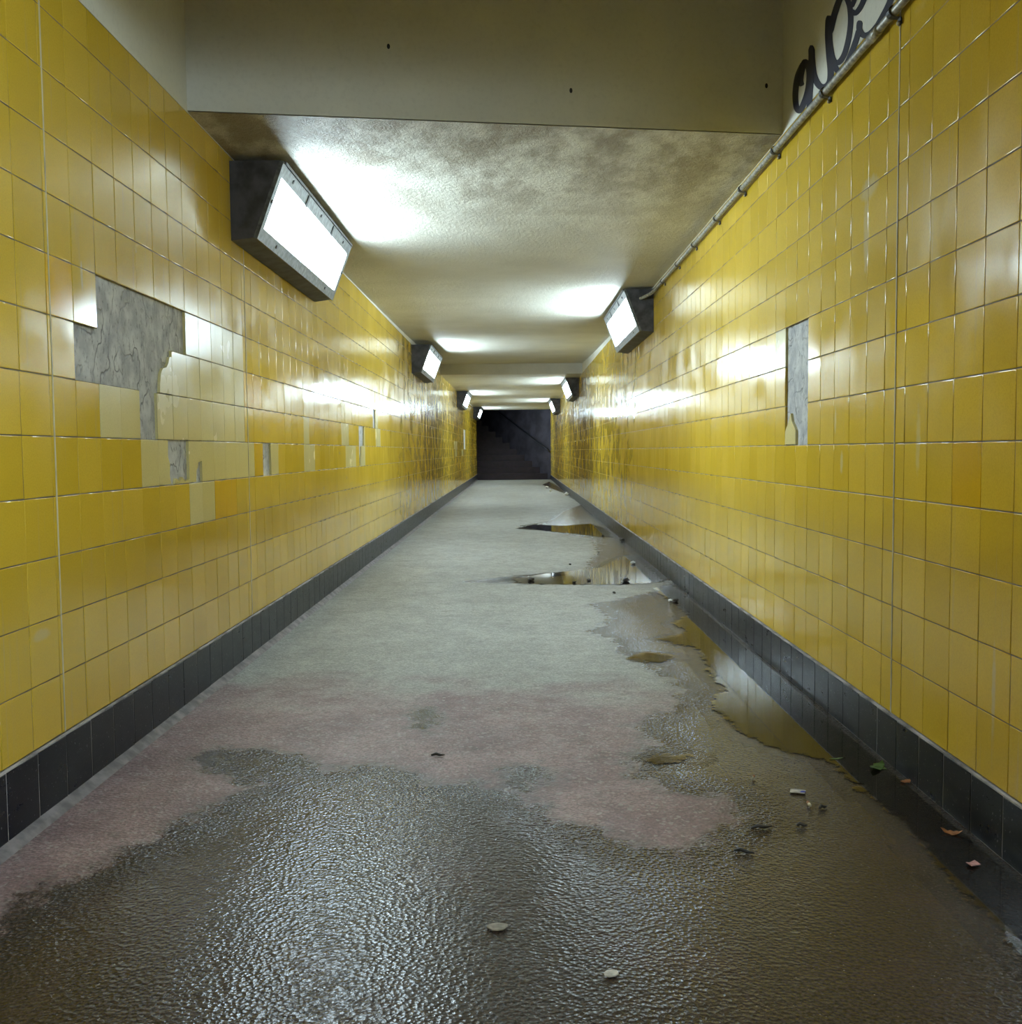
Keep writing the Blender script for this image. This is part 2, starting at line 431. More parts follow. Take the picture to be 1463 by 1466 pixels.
TH, PROUD, GAP = 0.010, 0.0016, 0.0026
def tile_mesh(name, w, h, sgn, mat, tilt=(0, 0)):
    """bevelled tile, centre of its back at the origin: u along y, v along z, out of the wall along sgn*x"""
    r1, r2 = 0.0007, 0.0019
    rings = [(0.0, 0.0), (0.0, TH - r1 * 1.4), (r1, TH - 0.0004), (r2, TH)]
    v, f = [], []
    for ins, dep in rings:
        for a, b in ((-1, -1), (1, -1), (1, 1), (-1, 1)):
            v.append((sgn * dep, a * (w / 2 - ins), b * (h / 2 - ins)))
    for k in range(3):
        for i in range(4):
            q = (k * 4 + i, k * 4 + (i + 1) % 4, k * 4 + 4 + (i + 1) % 4, k * 4 + 4 + i)
            f.append(q if sgn > 0 else q[::-1])
    q = (12, 13, 14, 15); f.append(q if sgn > 0 else q[::-1])
    me = bpy.data.meshes.new(name); me.from_pydata(v, [], f); me.update()
    if mat: me.materials.append(mat)
    for p_ in me.polygons: p_.use_smooth = len(p_.vertices) == 4 and p_.index >= 4 and p_.index < 12
    return me, v, f

def build_wall(side):
    sgn = 1 if side == 'left' else -1
    X, D0, B = (XL, D0L, BL) if side == 'left' else (XR, D0R, BR)
    wall = struct(slab('wall_' + side, X, sgn, Y_BACK, Y_END, 0, H_TILE, TH, 0.2, M_CEMENT))
    up = struct(slab('wall_%s_upper' % side, X, sgn, Y_BACK, Y_END, H_TILE, 4.4, 0.0 if side == 'left' else 0.0, 0.2, M_PLASTER))
    missing, variant, broken = set(), {}, {}
    def R(row, a, b, kind):
        for c in range(a, b + 1):
            if kind == 'x': missing.add((row, c))
            else: variant[(row, c)] = kind
    if side == 'left':
        R(7, 1, 5, 'x'); R(6, 0, 3, 'x'); R(5, 3, 3, 'x'); R(4, 5, 5, 'x'); R(4, 13, 13, 'x')
        R(5, 32, 32, 'x'); R(6, 37, 37, 'x')
        for rr in (5, 6, 7): R(rr, 134, 139, 'x')
        R(5, 1, 2, 'pale'); R(5, 4, 10, 'pale'); R(6, 4, 10, 'pale'); R(7, 6, 10, 'pale'); R(4, 3, 4, 'pale'); R(4, 6, 11, 'pale'); R(4, 14, 14, 'pale')  # replaced pale tiles, plus a reflection painted as pale glaze beyond the hole
        R(4, 19, 20, 'pale'); R(5, 19, 19, 'pale'); R(5, 27, 28, 'pale'); R(4, 28, 30, 'pale'); R(4, 32, 33, 'pale'); R(5, 38, 39, 'pale'); R(6, 38, 38, 'pale')
        R(5, 110, 116, 'pale'); R(4, 112, 115, 'pale'); R(4, 128, 131, 'pale')
        R(3, 6, 7, 'pale'); R(7, -1, -1, 'orange'); R(3, 8, 9, 'orange'); R(4, 12, 12, 'orange'); R(6, 11, 12, 'orange')
        # broken tiles, outline in tile units
        broken[(6, 4)] = ('pale', [(0.20, 0.02), (0.99, 0.02), (0.99, 0.86), (0.86, 0.84), (0.78, 0.70), (0.66, 0.60), (0.42, 0.56), (0.28, 0.42), (0.22, 0.20)])
        broken[(4, 4)] = ('pale', [(0.01, 0.02), (0.72, 0.02), (0.66, 0.22), (0.70, 0.45), (0.58, 0.62), (0.60, 0.99), (0.01, 0.99)])
        broken[(4, 5)] = ('pale', [(0.03, 0.01), (0.98, 0.01), (0.96, 0.10), (0.70, 0.05), (0.50, 0.16), (0.30, 0.06), (0.08, 0.14)])
        broken[(4, 6)] = ('pale', [(0.01, 0.02), (0.50, 0.02), (0.55, 0.30), (0.66, 0.36), (0.70, 0.48), (0.99, 0.52), (0.99, 0.99), (0.01, 0.99)])
        broken[(4, 32)] = ('pale', [(0.40, 0.02), (0.99, 0.02), (0.99, 0.98), (0.70, 0.98), (0.62, 0.6), (0.45, 0.4)])
        broken[(5, 33)] = ('pale', [(0.50, 0.02), (0.99, 0.02), (0.99, 0.99), (0.72, 0.99), (0.60, 0.6)])
    else:
        R(7, 0, 1, 'x'); R(6, 0, 1, 'x'); R(5, 0, 0, 'x')
        R(7, 2, 2, 'pale'); R(4, -9, -9, 'orange'); R(6, -2, -2, 'yellow')
        broken[(5, 1)] = ('pale', [(0.03, 0.02), (0.99, 0.02), (0.99, 0.34), (0.82, 0.48), (0.62, 0.66), (0.48, 0.80), (0.36, 0.60), (0.14, 0.46), (0.03, 0.38)])
    nrow = int(math.ceil((H_TILE - B) / T))
    c0 = int(math.floor((Y_BACK - D0) / T)) + 1; c1 = int((Y_END - D0) / T) - 1
    # size in the picture, so that the largest tiles become single parts
    cells = []
    for row in range(nrow):
        z0 = B + row * T; z1 = min(z0 + T, H_TILE)
        if z1 - z0 < 0.02: continue
        for c in range(c0, c1 + 1):
            y = D0 + (c + 0.5) * T; zc = (z0 + z1) / 2
            P = Vector((X(y), y, zc)) - CAMP
            dep = P.dot(FWD)
            vis = False
            if dep > 0.3:
                u = IMG_W / 2 + FPX * P.dot(RIGHT) / dep; w = IMG_H / 2 - FPX * P.dot(UP) / dep
                vis = -25 < u < IMG_W + 25 and -35 < w < IMG_H + 35
            cells.append(((z1 - z0) / dep ** 3 if vis else 0, row, c, y, z0, z1))
    cells.sort(key=lambda q: -q[0])
    rnd = random.Random(11 if side == 'left' else 12)
    meshes = {}
    V, F, SM, MI = [], [], [], []; GV, GF = [], []
    kinds = ['yellow', 'pale', 'orange']
    singles = 0
    for area, row, c, y, z0, z1 in cells:
        if (row, c) in missing and (row, c) not in broken: continue
        h = z1 - z0 - GAP; w = T - GAP
        zc = (z0 + z1) / 2
        kind = variant.get((row, c), 'yellow')
        if (row, c) in broken:
            kind, pol = broken[(row, c)]
            x0 = X(y) - sgn * TH
            base = [(x0, y - T / 2 + a * T, z0 + b * T) for a, b in pol]
            top = [(x0 + sgn * TH, b_, c_) for _, b_, c_ in base]
            prism('tile', base, top, MT[side][kind], wall); singles += 1
            continue
        g = len(GV); xg = X(y) - sgn * PROUD
        GV += [(xg, y - T / 2, z0), (xg, y + T / 2, z0), (xg, y + T / 2, z1), (xg, y - T / 2, z1)]
        GF.append((g, g + 1, g + 2, g + 3) if sgn > 0 else (g + 3, g + 2, g + 1, g))
        sd = 0.0028 if area > 0 and y < 9 else 0.0013
        tz, ty = rnd.gauss(0, sd), rnd.gauss(0, sd)
        dx = rnd.uniform(-0.0005, 0.0003)
        loc = Vector((X(y) - sgn * (TH - dx), y, zc))
        if singles < 300 and area > 0:
            key = (kind, round(h, 4))
            if key not in meshes: meshes[key] = tile_mesh('tile', w, h, sgn, MT[side][kind])[0]
            inst('tile', meshes[key], wall, loc, (0, ty, tz)); singles += 1
        else:
            k2 = ('raw', round(h, 4))
            if k2 not in meshes: meshes[k2] = tile_mesh('raw', w, h, sgn, None)
            me, tv, tf = meshes[k2]
            b = len(V)
            V += [(loc.x + a - tz * b_ + ty * c_, loc.y + b_, loc.z + c_) for a, b_, c_ in tv]
            for i, q in enumerate(tf):
                F.append(tuple(b + k for k in q)); SM.append(4 <= i < 12); MI.append(kinds.index(kind))
    o = mesh_obj('far_tiles', V, F, None, wall, kind='stuff')
    for k in kinds: o.data.materials.append(MT[side][k])
    o.data.polygons.foreach_set('material_index', MI); o.data.polygons.foreach_set('use_smooth', SM)
    mesh_obj('grout', GV, GF, M_GROUT, wall, kind='stuff')
    # vertical movement joints filled with pale sealant
    for yy in ((2.60, 4.49) if side == 'left' else (2.865,)):
        xx = X(yy)
        v, f = box_vf(xx - 0.002, xx + 0.0012, yy - 0.0028, yy + 0.0028, B + 0.001, H_TILE - 0.002)
        mesh_obj('sealant_joint', v, f, M_SEAL, wall)
    # dark skirting course
    bb = struct(slab('baseboard_' + side, X, sgn, Y_BACK, Y_END, 0.0, B - 0.001, -0.0086, 0.0084, M_SKGROUT))
    V, F = [], []
    k = 0
    for c in range(c0, c1 + 1):
        y = D0 + (c + 0.5) * T
        w, h = T - 0.0034, B - 0.006
        loc = Vector((X(y) - sgn * (0.004 - TH) - sgn * 0.006, y, h / 2 + 0.001))
        # proud of the tiling above by a few millimetres
        if 1.7 < y < 9.0:
            if 'skirt' not in meshes: meshes['skirt'] = tile_mesh('skirting_tile', w, h, sgn, M_SKIRT)[0]
            inst('skirting_tile', meshes['skirt'], bb, loc, (0, rnd.gauss(0, 0.003), rnd.gauss(0, 0.004)))
        else:
            if 'skraw' not in meshes: meshes['skraw'] = tile_mesh('raw2', w, h, sgn, None)
            _, tv, tf = meshes['skraw']; b = len(V)
            V += [(loc.x + a, loc.y + b_, loc.z + c_) for a, b_, c_ in tv]
            F += [tuple(b + q_ for q_ in q) for q in tf]
    mesh_obj('far_skirting_tiles', V, F, M_SKIRT, bb, kind='stuff')
    return wall
WALL_L = build_wall('left'); WALL_R = build_wall('right')

# worn cement fillet where the left skirting meets the floor
def xf(y, o): return XL(y) + 0.0065 + o
struct(prism('trim_1', [(xf(-3, 0), -3, 0), (xf(-3, .030), -3, 0), (xf(-3, .018), -3, .010), (xf(-3, 0), -3, .020)],
             [(xf(31, 0), 31, 0), (xf(31, .030), 31, 0), (xf(31, .018), 31, .010), (xf(31, 0), 31, .020)],
             simple_mat('fillet_cement', (0.16, 0.14, 0.145), 0.7, 0, 0.4, 18, 0.4, 0.003)))

# ------------------------------------------------------------------ ceilings and cross walls
def build_ceiling():
    # passage up to the drop beam: gently rising slab
    ys = list(np.linspace(0, 1, 50)); xs = np.linspace(0, 1, 14)
    v, f = [], []
    for j, t_ in enumerate(ys):
        for s_ in xs:
            x = XL(8) - 0.02 + (XR(8) - XL(8) + 0.04) * s_
            y0 = lintel_y(x) + 0.0005
            y = y0 + (Y_BEAM + 0.05 - y0) * t_
            v.append((x, y, ceil_z(min(y, Y_BEAM - 1e-4))))
    n = len(xs)
    for j in range(len(ys) - 1):
        for i in range(n - 1): f.append((j * n + i, (j + 1) * n + i, (j + 1) * n + i + 1, j * n + i + 1))
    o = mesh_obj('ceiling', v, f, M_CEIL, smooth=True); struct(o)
    # lower far ceiling with its upright step
    xl, xr = XL(20) - 0.03, XR(20) + 0.02
    z0 = ceil_z(Y_BEAM + 1e-3); z1 = ceil_z(Y_END)
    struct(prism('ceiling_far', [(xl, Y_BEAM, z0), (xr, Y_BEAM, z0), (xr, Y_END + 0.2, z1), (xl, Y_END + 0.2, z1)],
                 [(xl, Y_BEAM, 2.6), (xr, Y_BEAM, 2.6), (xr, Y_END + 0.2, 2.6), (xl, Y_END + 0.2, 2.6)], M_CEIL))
    # wall over the passage mouth, and over the passage behind the camera
    a, b = XL(3.8) - 0.02, XR(4) + 0.02
    lint = struct(prism('wall_over_passage', [(a, lintel_y(a), H_TILE + .006), (b, lintel_y(b), H_TILE + .006), (b, lintel_y(b) + 0.3, H_TILE + 0.012), (a, lintel_y(a) + 0.3, H_TILE + 0.012)],
                        [(a, lintel_y(a), 4.4), (b, lintel_y(b), 4.4), (b, lintel_y(b) + 0.3, 4.4), (a, lintel_y(a) + 0.3, 4.4)], M_PLASTER))
    for px, py in ((555, 63), (820, 112), (1121, 88)):
        d = ray(px, py); t_ = 3.85 / d.y
        P = CAMP + d * t_; P.y = lintel_y(P.x)
        v_, f_ = [], []
        for k in range(10):
            an = 2 * math.pi * k / 10
            v_ += [(P.x + 0.006 * math.cos(an), P.y - 0.0008 + 0.009 * math.cos(an) * 0.15, P.z + 0.010 * math.sin(an)), (P.x + 0.006 * math.cos(an), P.y + 0.02, P.z + 0.010 * math.sin(an))]
        f_ = [tuple(range(0, 20, 2))] + [(2 * k, 2 * k + 1, (2 * k + 3) % 20, (2 * k + 2) % 20) for k in range(10)]
        mesh_obj('fixing_hole', v_, f_, M_BLACK, lint)
    struct(prism('ceiling_behind', [(a, Y_BACK, H_TILE + .01), (b, Y_BACK, H_TILE + .01), (b, SHAFT_REAR, H_TILE + .01), (a, SHAFT_REAR, H_TILE + .01)],
                 [(a, Y_BACK, 4.4), (b, Y_BACK, 4.4), (b, SHAFT_REAR, 4.4), (a, SHAFT_REAR, 4.4)], M_PLASTER))
    v, f = box_vf(-1.4, 1.3, Y_BACK - .15, Y_BACK, 0, 2.3)
    struct(mesh_obj('wall_rear', v, f, M_STAIRWALL))
build_ceiling()

# ------------------------------------------------------------------ wall lamps
LAMP_L = 1.75
def lamp_parts(sgn):
    D = {}
    sec = [(0.0, 0.0), (0.215, 0.0), (0.095, -0.318), (0.012, -0.330), (0.0, -0.330)]
    def mk(name, v, f, mat):
        me = bpy.data.meshes.new(name); me.from_pydata([(sgn * a, b, c) for a, b, c in v], [], f); me.update()
        bm = bmesh.new(); bm.from_mesh(me); bmesh.ops.recalc_face_normals(bm, faces=bm.faces[:])
        bm.to_mesh(me); bm.free(); me.materials.append(mat); return me
    n = len(sec)
    v = [(a, 0, c) for a, c in sec] + [(a, LAMP_L, c) for a, c in sec]
    f = [tuple(range(n)), tuple(range(n, 2 * n))] + [(i, (i + 1) % n, n + (i + 1) % n, n + i) for i in range(n)]
    D['housing'] = mk('housing', v, f, M_HOUSING)
    A, Bp = Vector((0.215, 0, 0)), Vector((0.095, 0, -0.318))
    e = (Bp - A); Lf = e.length; e /= Lf
    nrm = Vector((-e.z, 0, e.x)); 
    if nrm.x < 0: nrm = -nrm
    def fp(s, y, o): q = A + e * s + nrm * o; return (q.x, y, q.z)
    def bar(s0, s1, y0, y1, o0, o1):
        v = [fp(s0, y0, o0), fp(s1, y0, o0), fp(s1, y1, o0), fp(s0, y1, o0), fp(s0, y0, o1), fp(s1, y0, o1), fp(s1, y1, o1), fp(s0, y1, o1)]
        return v, [(0, 3, 2, 1), (4, 5, 6, 7), (0, 1, 5, 4), (1, 2, 6, 5), (2, 3, 7, 6), (3, 0, 4, 7)]
    tb, bb, eb = 0.058, 0.054, 0.045
    v, f = [], []
    for args in ((0, tb, 0, LAMP_L), (Lf - bb, Lf, 0, LAMP_L), (tb, Lf - bb, 0, eb), (tb, Lf - bb, LAMP_L - eb, LAMP_L)):
        a, b = bar(*args, -0.002, 0.016); k = len(v); v += a; f += [tuple(k + i for i in q) for q in b]
    D['frame'] = mk('frame', v, f, M_FRAME)
    a, b = bar(tb, Lf - bb, eb, LAMP_L - eb, 0.001, 0.006)
    D['diffuser'] = mk('diffuser', a, b, M_LIT)
    a, b = bar(-0.006, 0.004, 0.02, LAMP_L - 0.02, 0.010, 0.022)
    D['hinge'] = mk('hinge', a, b, M_HOUSING)
    # screw heads
    sc = []
    for s, y in ((tb * .5, .22), (tb * .5, .86), (tb * .5, 1.5), (Lf - bb * .5, .30), (Lf - bb * .5, 1.45), (Lf * .5, eb * .5), (Lf * .5, LAMP_L - eb * .5)):
        v = []
        for o in (0.014, 0.020):
            for k in range(8):
                an = 2 * math.pi * k / 8; v.append(fp(s + .008 * math.sin(an), y + .008 * math.cos(an), o))
        f = [tuple(range(8, 16)), tuple(range(7, -1, -1))] + [(k, (k + 1) % 8, 8 + (k + 1) % 8, 8 + k) for k in range(8)]
        sc.append(mk('screw', v, f, M_SCREW))
    D['screws'] = sc
    # latches folded over the frame
    a1, b1 = bar(0.010, tb + 0.008, .52, .545, 0.016, 0.021)
    a2, b2 = bar(0.010, tb + 0.008, 1.16, 1.185, 0.016, 0.021)
    D['latches'] = [mk('latch', a1, b1, M_SCREW), mk('latch', a2, b2, M_SCREW)]
    return D
LP = {1: lamp_parts(1), -1: lamp_parts(-1)}
LAMPS = [
    ('L', 4.30, 2.135, 'large dark wedge-shaped wall lamp on the left wall, nearest the camera'),
    ('R', 7.88, 2.150, 'wedge-shaped wall lamp on the right wall where the conduit ends'),
    ('L', 11.76, 2.150, 'second wedge-shaped wall lamp from the camera on the left wall'),
    ('R', 17.19, 2.142, 'second wedge-shaped wall lamp from the camera on the right wall, just past the ceiling step'),
    ('L', 20.93, 2.150, 'third wedge-shaped wall lamp from the camera on the left wall'),
    ('R', 24.58, 2.160, 'small distant wall lamp at the top right corner of the stair opening'),
    ('L', 29.20, 2.180, 'farthest wall lamp at the top left corner of the stair opening'),
    ('R', -0.42, 2.140, 'wedge-shaped wall lamp on the right wall behind the camera'),
]
for side, y, zt, lab in LAMPS:
    sgn = 1 if side == 'L' else -1
    X = XL if side == 'L' else XR
    root = empty('wall_lamp', (X(y + .9) + sgn * 0.0015, y, zt))
    tag(root, lab, 'lamp', 'wedge-shaped lamps along the passage walls')
    D = LP[sgn]
    for k in ('housing', 'frame', 'hinge', 'diffuser'): inst(k, D[k], root, (0, 0, 0))
    if y < 14:
        for s in D['screws']: inst('screw', s, root, (0, 0, 0))
        for s in D['latches']: inst('latch', s, root, (0, 0, 0))

# ------------------------------------------------------------------ conduit on the right wall
zc, rc = 2.106, 0.0125
cond = empty('conduit', (XR(3), 3, zc))
tag(cond, 'long grey metal conduit clipped along the top of the right wall tiles', 'pipe')
def cpt(y, off=0.022, dz=0): return Vector((XR(y) - off, y, zc + dz)) - cond.location
tube('pipe', [cpt(y) for y in (1.80, 3, 4, 6, 7.5)] + [cpt(7.66, 0.026, -.004), cpt(7.76, 0.045, -.014), cpt(7.82, 0.075, -.024), cpt(7.85, 0.09, -.028), cpt(7.876, 0.105, -.032)], rc, M_PIPE, cond)
for y in (2.23, 2.858, 3.48, 4.133, 4.729, 5.317, 5.983, 6.6, 7.25):
    v, f = [], []
    seg = 10
    prof = [(0.0008, 0.036), (0.0008, 0.016)]
    arc = [(0.022 + 0.0155 * math.cos(a), 0.0155 * math.sin(a)) for a in np.linspace(math.pi / 2, -math.pi / 2, 7)]
    path = [(0.002, 0.034), (0.004, 0.0165)] + arc + [(0.004, -0.0165), (0.002, -0.034)]
    for (o, dz) in path:
        for dy in (-0.011, 0.011):
            for th in (0.0, 0.003):
                v.append(cpt(y + dy, o + th, dz))
    for i in range(len(path) - 1):
        b = i * 4; n_ = b + 4
        f += [(b, b + 2, n_ + 2, n_), (b + 1, n_ + 1, n_ + 3, b + 3), (b, n_, n_ + 1, b + 1), (b + 2, b + 3, n_ + 3, n_ + 2)]
    clip = mesh_obj('clip', v, f, M_SCREW, cond)
    c_ = cpt(y, 0.006, -0.030)
    tube('screw', [c_, c_ + Vector((-0.006, 0, 0))], 0.006, M_PIPE, clip, 8)
for y in (2.05, 3.0):
    tube('coupling', [cpt(y - .04), cpt(y + .04)], rc + 0.0025, M_PIPE, cond)

jb0, jb1 = cpt(1.72, 0.045, -.035), cpt(1.82, 0.003, .035)
v, f = box_vf(jb0.x, jb1.x, jb0.y, jb1.y, jb0.z, jb1.z)
mesh_obj('junction_box', v, f, M_HOUSING, cond)

# ------------------------------------------------------------------ spray-painted tag on the right upper wall
def graffiti():
    K = 240 / 1463
    strokes = [
        ([(418, 750), (404, 700), (418, 610), (442, 540), (470, 575), (482, 660), (470, 780), (438, 890), (398, 965), (368, 930), (360, 810), (382, 660), (440, 535)], 38),
        ([(500, 395), (496, 560), (494, 720), (486, 850), (478, 975)], 34),
        ([(500, 400), (506, 540), (524, 660), (566, 745), (618, 760), (660, 715), (668, 620), (655, 470), (646, 300), (652, 135)], 42),
        ([(660, 300), (700, 130), (745, 0), (775, -50)], 40),
        ([(655, 250), (664, 400), (690, 520), (735, 545), (785, 480), (822, 350), (842, 200), (836, 70), (812, -10), (790, -60)], 36),
        ([(690, 500), (712, 590), (745, 625), (800, 575), (850, 460), (890, 350), (918, 250)], 36),
        ([(850, 90), (885, 115), (930, 60), (965, -20), (990, -80)], 34),
        ([(850, 60), (868, 20), (890, -40)], 30),
        ([(925, 180), (918, 255), (955, 308), (1010, 295), (1075, 225), (1130, 130), (1175, 40), (1215, -60)], 38),
    ]
    V, F = [], []
    for pts, w in strokes:
        # smooth through the points
        P = [np.array(q, float) for q in pts]; S = []
        for i in range(len(P) - 1):
            p0, p1, p2, p3 = P[max(i - 1, 0)], P[i], P[i + 1], P[min(i + 2, len(P) - 1)]
            for t_ in np.linspace(0, 1, 7)[:-1]:
                S.append(0.5 * ((2 * p1) + (-p0 + p2) * t_ + (2 * p0 - 5 * p1 + 4 * p2 - p3) * t_ ** 2 + (-p0 + 3 * p1 - 3 * p2 + p3) * t_ ** 3))
        S.append(P[-1])
        b0 = len(V); n = len(S)
        for i, s in enumerate(S):
            d = S[min(i + 1, n - 1)] - S[max(i - 1, 0)]; d /= np.linalg.norm(d); nn = np.array((-d[1], d[0]))
            ww = w * 0.66 * (0.5 if i in (0, n - 1) else 0.8 if i in (1, n - 2) else 1.0)
            for sg in (-1, 1):
                q = s + nn * ww * sg
                P3 = wall_pt(1080 + q[0] * K, q[1] * K, XR)
                V.append((XR(P3.y) - 0.0012 - 0.00004 * (b0 % 7), P3.y, max(P3.z, H_TILE - 0.12)))
        for i in range(n - 1): F.append((b0 + 2 * i, b0 + 2 * i + 1, b0 + 2 * i + 3, b0 + 2 * i + 2))
    o = mesh_obj('graffiti_tag', V, F, M_INK)
    sol = o.modifiers.new('paint', 'SOLIDIFY'); sol.thickness = 0.0006; sol.offset = 0
    tag(o, 'dark navy spray-painted looping letters on the cream wall above the conduit', 'graffiti')
graffiti()

# ------------------------------------------------------------------ stairs at the far end
st = struct(empty('stairs', (0, Y_END, 0)))
wa = Vector((XR(Y_END) + .0, Y_END)); wdir = Vector((-0.66, 0.80)).normalized()
nst, rise, tread = 16, 0.195, 0.29
for k in range(nst):
    y0 = Y_END + 0.12 + k * tread
    xr = wa.x + wdir.x / wdir.y * (y0 - Y_END)
    xr2 = wa.x + wdir.x / wdir.y * (y0 + tread - Y_END)
    xl = -1.9
    if xr2 < xl + .2: break
    z1 = (k + 1) * rise
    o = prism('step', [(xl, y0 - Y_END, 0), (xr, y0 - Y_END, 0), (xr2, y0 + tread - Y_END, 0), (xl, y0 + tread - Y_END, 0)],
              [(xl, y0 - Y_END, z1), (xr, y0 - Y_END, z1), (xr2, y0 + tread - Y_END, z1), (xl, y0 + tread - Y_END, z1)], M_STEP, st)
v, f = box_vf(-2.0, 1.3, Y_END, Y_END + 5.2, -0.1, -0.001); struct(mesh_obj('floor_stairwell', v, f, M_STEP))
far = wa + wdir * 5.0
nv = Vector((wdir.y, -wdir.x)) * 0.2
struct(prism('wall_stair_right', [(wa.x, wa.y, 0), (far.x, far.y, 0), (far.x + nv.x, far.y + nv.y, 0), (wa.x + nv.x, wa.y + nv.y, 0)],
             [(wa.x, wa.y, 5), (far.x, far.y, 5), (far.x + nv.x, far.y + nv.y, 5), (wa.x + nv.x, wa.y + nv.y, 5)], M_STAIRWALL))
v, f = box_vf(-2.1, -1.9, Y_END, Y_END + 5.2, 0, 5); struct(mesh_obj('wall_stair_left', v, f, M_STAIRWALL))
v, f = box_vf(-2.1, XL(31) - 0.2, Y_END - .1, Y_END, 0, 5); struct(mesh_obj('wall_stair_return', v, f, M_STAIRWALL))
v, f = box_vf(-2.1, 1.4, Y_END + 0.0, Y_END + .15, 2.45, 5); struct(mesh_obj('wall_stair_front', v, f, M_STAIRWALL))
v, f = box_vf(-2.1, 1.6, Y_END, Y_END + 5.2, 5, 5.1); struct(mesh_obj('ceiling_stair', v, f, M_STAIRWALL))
hr = empty('handrail', (wa.x, wa.y, 0.9)); tag(hr, 'black handrail climbing the dark stair wall at the far end', 'handrail')
slope = rise / tread * wdir.y
inn = -nv.normalized() * 0.07
def hp(s, off=1.0, dz=0.0): return Vector((wdir.x * s + inn.x * off, wdir.y * s + inn.y * off, slope * s + dz))
tube('rail', [hp(-0.02, 1, -.02), hp(0.15, 1, 0)] + [hp(s) for s in np.linspace(0.3, 3.6, 6)], 0.028, M_BLACK, hr)
for s in (0.35, 1.5, 2.6): tube('bracket', [hp(s, 0, -.06), hp(s, .8, -.05), hp(s, 1, -.02)], 0.012, M_BLACK, hr, 8)

# ------------------------------------------------------------------ litter
def flat_thing(name, px, py, size, outline, mat, label, cat, rot=0.0, thick=0.0012, curl=0.0, group=None):
    c = floor_pt(px, py)
    z0 = 0.0035
    root_v, top_v = [], []
    for a, b in outline:
        x = (a * math.cos(rot) - b * math.sin(rot)) * size; y = (a * math.sin(rot) + b * math.cos(rot)) * size
        z = curl * (a * a + 0.4 * b) * size
        root_v.append((x, y, max(z, 0))); top_v.append((x, y, max(z, 0) + thick))
    o = prism(name, root_v, top_v, mat); o.location = (c.x, c.y, z0)
    return tag(o, label, cat, group)
def colmat(n, c, r=0.6): return simple_mat(n, c, r, 0, 0.3, 60)
M_PAPER = colmat('white_card', (0.42, 0.38, 0.33)); M_BLUE = colmat('blue_print', (0.03, 0.05, 0.40)); M_LEAFG = colmat('green_leaf', (0.06, 0.11, 0.015), .4)
M_LEAFO = colmat('brown_leaf', (0.30, 0.11, 0.03), .5); M_PINK = colmat('pink_scrap', (0.60, 0.30, 0.29)); M_TWIG = colmat('dark_twig', (0.02, 0.016, 0.014))
M_BUTT = colmat('butt_paper', (0.55, 0.48, 0.34)); M_CRUMB = colmat('white_litter', (0.75, 0.74, 0.72)); M_TAN = colmat('flat_tan_gum', (0.20, 0.17, 0.13))
leaf = [(-1, 0), (-.7, .28), (-.35, .22), (-.2, .5), (.15, .36), (.4, .46), (.65, .2), (1, .05), (.7, -.2), (.35, -.3), (.1, -.55), (-.15, -.3), (-.6, -.34)]
paper = [(-1, -.62), (.9, -.7), (1, .6), (-.2, .68), (-.95, .62)]
o = flat_thing('paper_scrap', 1142, 1135, 0.020, paper, M_PAPER, 'small white paper scrap with a blue corner lying on the wet floor', 'paper', -0.3, 0.0015, 0.0)
blue = prism('blue_print', [(0.002, -.012, .0019), (0.017, -.013, .0019), (.018, -.002, .0019), (.010, -.001, .0019)], [(0.002, -.012, .0026), (0.017, -.013, .0026), (.018, -.002, .0026), (.010, -.001, .0026)], M_BLUE, o)
flat_thing('leaf', 1257, 1101, 0.042, leaf, M_LEAFG, 'torn green leaf in the puddle against the right skirting', 'leaf', 0.9, 0.001, 0.25)
flat_thing('leaf', 1197, 1088, 0.022, [(a, b * .35) for a, b in leaf], M_LEAFG, 'thin yellow-green leaf sliver at the puddle edge left of the torn green leaf', 'leaf', 0.2, 0.001, 0.1)
flat_thing('leaf', 1297, 1121, 0.022, leaf, M_LEAFO, 'small brown leaf touching the right skirting beside the torn green leaf', 'leaf', 0.5, 0.001, 0.2)
flat_thing('leaf', 1362, 1195, 0.024, leaf, M_LEAFO, 'orange-brown curled leaf alone in the dark gutter water', 'leaf', -0.5, 0.001, 0.4)
flat_thing('scrap', 1393, 1241, 0.013, paper, M_PINK, 'tiny pale pink scrap in the gutter at the lower right', 'litter', 0.4, 0.002, 0.3)
flat_thing('flattened_gum', 712, 1330, 0.020, [(math.cos(a) * (1 + .15 * math.sin(3 * a)), .75 * math.sin(a)) for a in np.linspace(0, 6.28, 13)[:-1]], M_TAN, 'flat tan blob of chewing gum on the wet asphalt, lower middle', 'gum', 0.1, 0.002)
flat_thing('flattened_gum', 875, 1397, 0.014, [(math.cos(a), .8 * math.sin(a)) for a in np.linspace(0, 6.28, 9)[:-1]], M_PAPER, 'small whitish blob of gum at the bottom middle of the floor', 'gum', 0.6, 0.002)
for px, py, rot, lab in ((1158, 1155, 1.5, 'cigarette butt just below the paper scrap with the blue corner'),
                         (1078, 1117, 1.2, 'cigarette butt left of the paper scrap, on brown wet asphalt'),):
    c = floor_pt(px, py); dx, dy = math.cos(rot) * .013, math.sin(rot) * .013
    e_ = empty('cigarette_butt', (c.x, c.y, 0.0075)); tag(e_, lab, 'cigarette butt')
    tube('paper_tube', [(-dx, -dy, 0), (0, 0, 0)], 0.004, M_BUTT, e_, 8)
    tube('filter', [(0, 0, 0), (dx, dy, 0)], 0.0041, M_LEAFO, e_, 8)
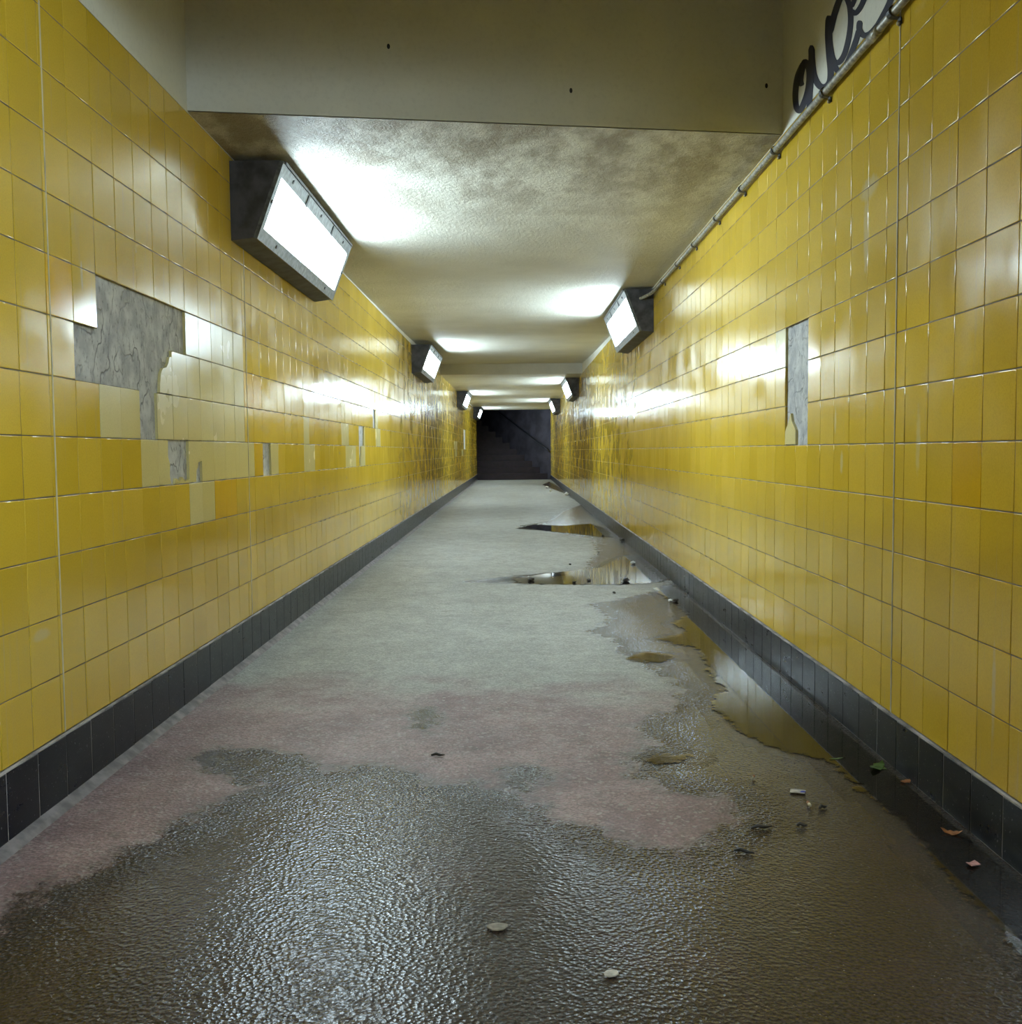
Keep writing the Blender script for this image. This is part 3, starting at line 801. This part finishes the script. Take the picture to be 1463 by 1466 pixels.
for px, py, L, rot, lab in ((1090, 1187, 0.055, 0.25, 'dark twig on wet asphalt below the pinkish dry patch'), (1065, 1222, 0.045, -0.3, 'short dark twig nearest the camera, right of the middle'),
                       (1178, 1158, 0.025, 0.5, 'tiny dark twig right of the cigarette butt'), (1148, 1184, 0.024, 0.0, 'small dark twig on brown asphalt below the paper scrap'), (627, 1083, 0.04, 0.1, 'dark crumbled twig on the pinkish floor, left of the middle')):
    c = floor_pt(px, py); a, b = math.cos(rot) * L / 2, math.sin(rot) * L / 2
    o = tube('twig', [(-a, -b, 0), (-a * .3, -b * .3 + .004, .003), (a * .3, b * .3 - .003, .001), (a, b, .0)], [.003, .0045, .004, .0015], M_TWIG, None, 6)
    o.location = (c.x, c.y, 0.0045); tag(o, lab, 'twig')
def lump(name, px, py, r, mat, lab, cat, group=None, squash=0.7, zpix=0):
    bm = bmesh.new(); bmesh.ops.create_icosphere(bm, subdivisions=2, radius=r)
    rr = random.Random(int(px * 7 + py))
    for v in bm.verts:
        v.co *= 1 + rr.uniform(-.22, .22); v.co.z *= squash
    me = bpy.data.meshes.new(name); bm.to_mesh(me); bm.free(); me.materials.append(mat)
    o = bpy.data.objects.new(name, me); COL.objects.link(o)
    c = floor_pt(px, py); o.location = (c.x, c.y, r * squash * .9 + 0.002); tag(o, lab, cat, group)
for px, py, r, lab in ((754, 686.5, .045, 'crumpled white litter at the foot of the stairs'), (783, 699, .040, 'white litter in the right gutter nearest the stairs'),
                       (788, 703.5, .025, 'small white crumb of litter just in front of the white litter near the stairs'), (811, 709, .045, 'white crumpled litter against the right skirting, well short of the stairs'),
                       (906, 808, .020, 'white crumb at the right skirting beside the mirror-like puddle'), (960, 862, .014, 'small pale crumb at the skirting where the gutter puddle begins')):
    lump('crumpled_litter', px, py, r, M_CRUMB, lab, 'litter', 'white litter along the right gutter')
for px, py, r, lab in ((891, 775, .028, 'dark stone against the right skirting, farthest of the dark stones'), (843, 832, .014, 'dark pebble in the mirror-like puddle, rightmost of its pair'),
                       (863, 768, .016, 'dark pebble on the damp floor left of the skirting stone'), (896, 833, .024, 'dark flat stone at the right end of the mirror-like puddle'), (760, 832, .024, 'dark stone at the left end of the mirror-like puddle'),
                       (879, 850, .012, 'dark pebble on pale floor just below the mirror-like puddle'), (816, 809, .011, 'dark pebble on dry floor just above the mirror-like puddle'), (857, 792, .010, 'tiny dark pebble midway between the two far puddles'),
                       (822, 834.5, .013, 'dark pebble in the mirror-like puddle, leftmost of its pair'), (967, 862, .018, 'dark stone at the right skirting where the gutter puddle begins')):
    lump('pebble', px, py, r, M_TWIG, lab, 'stone', 'dark pebbles on the floor', .55)
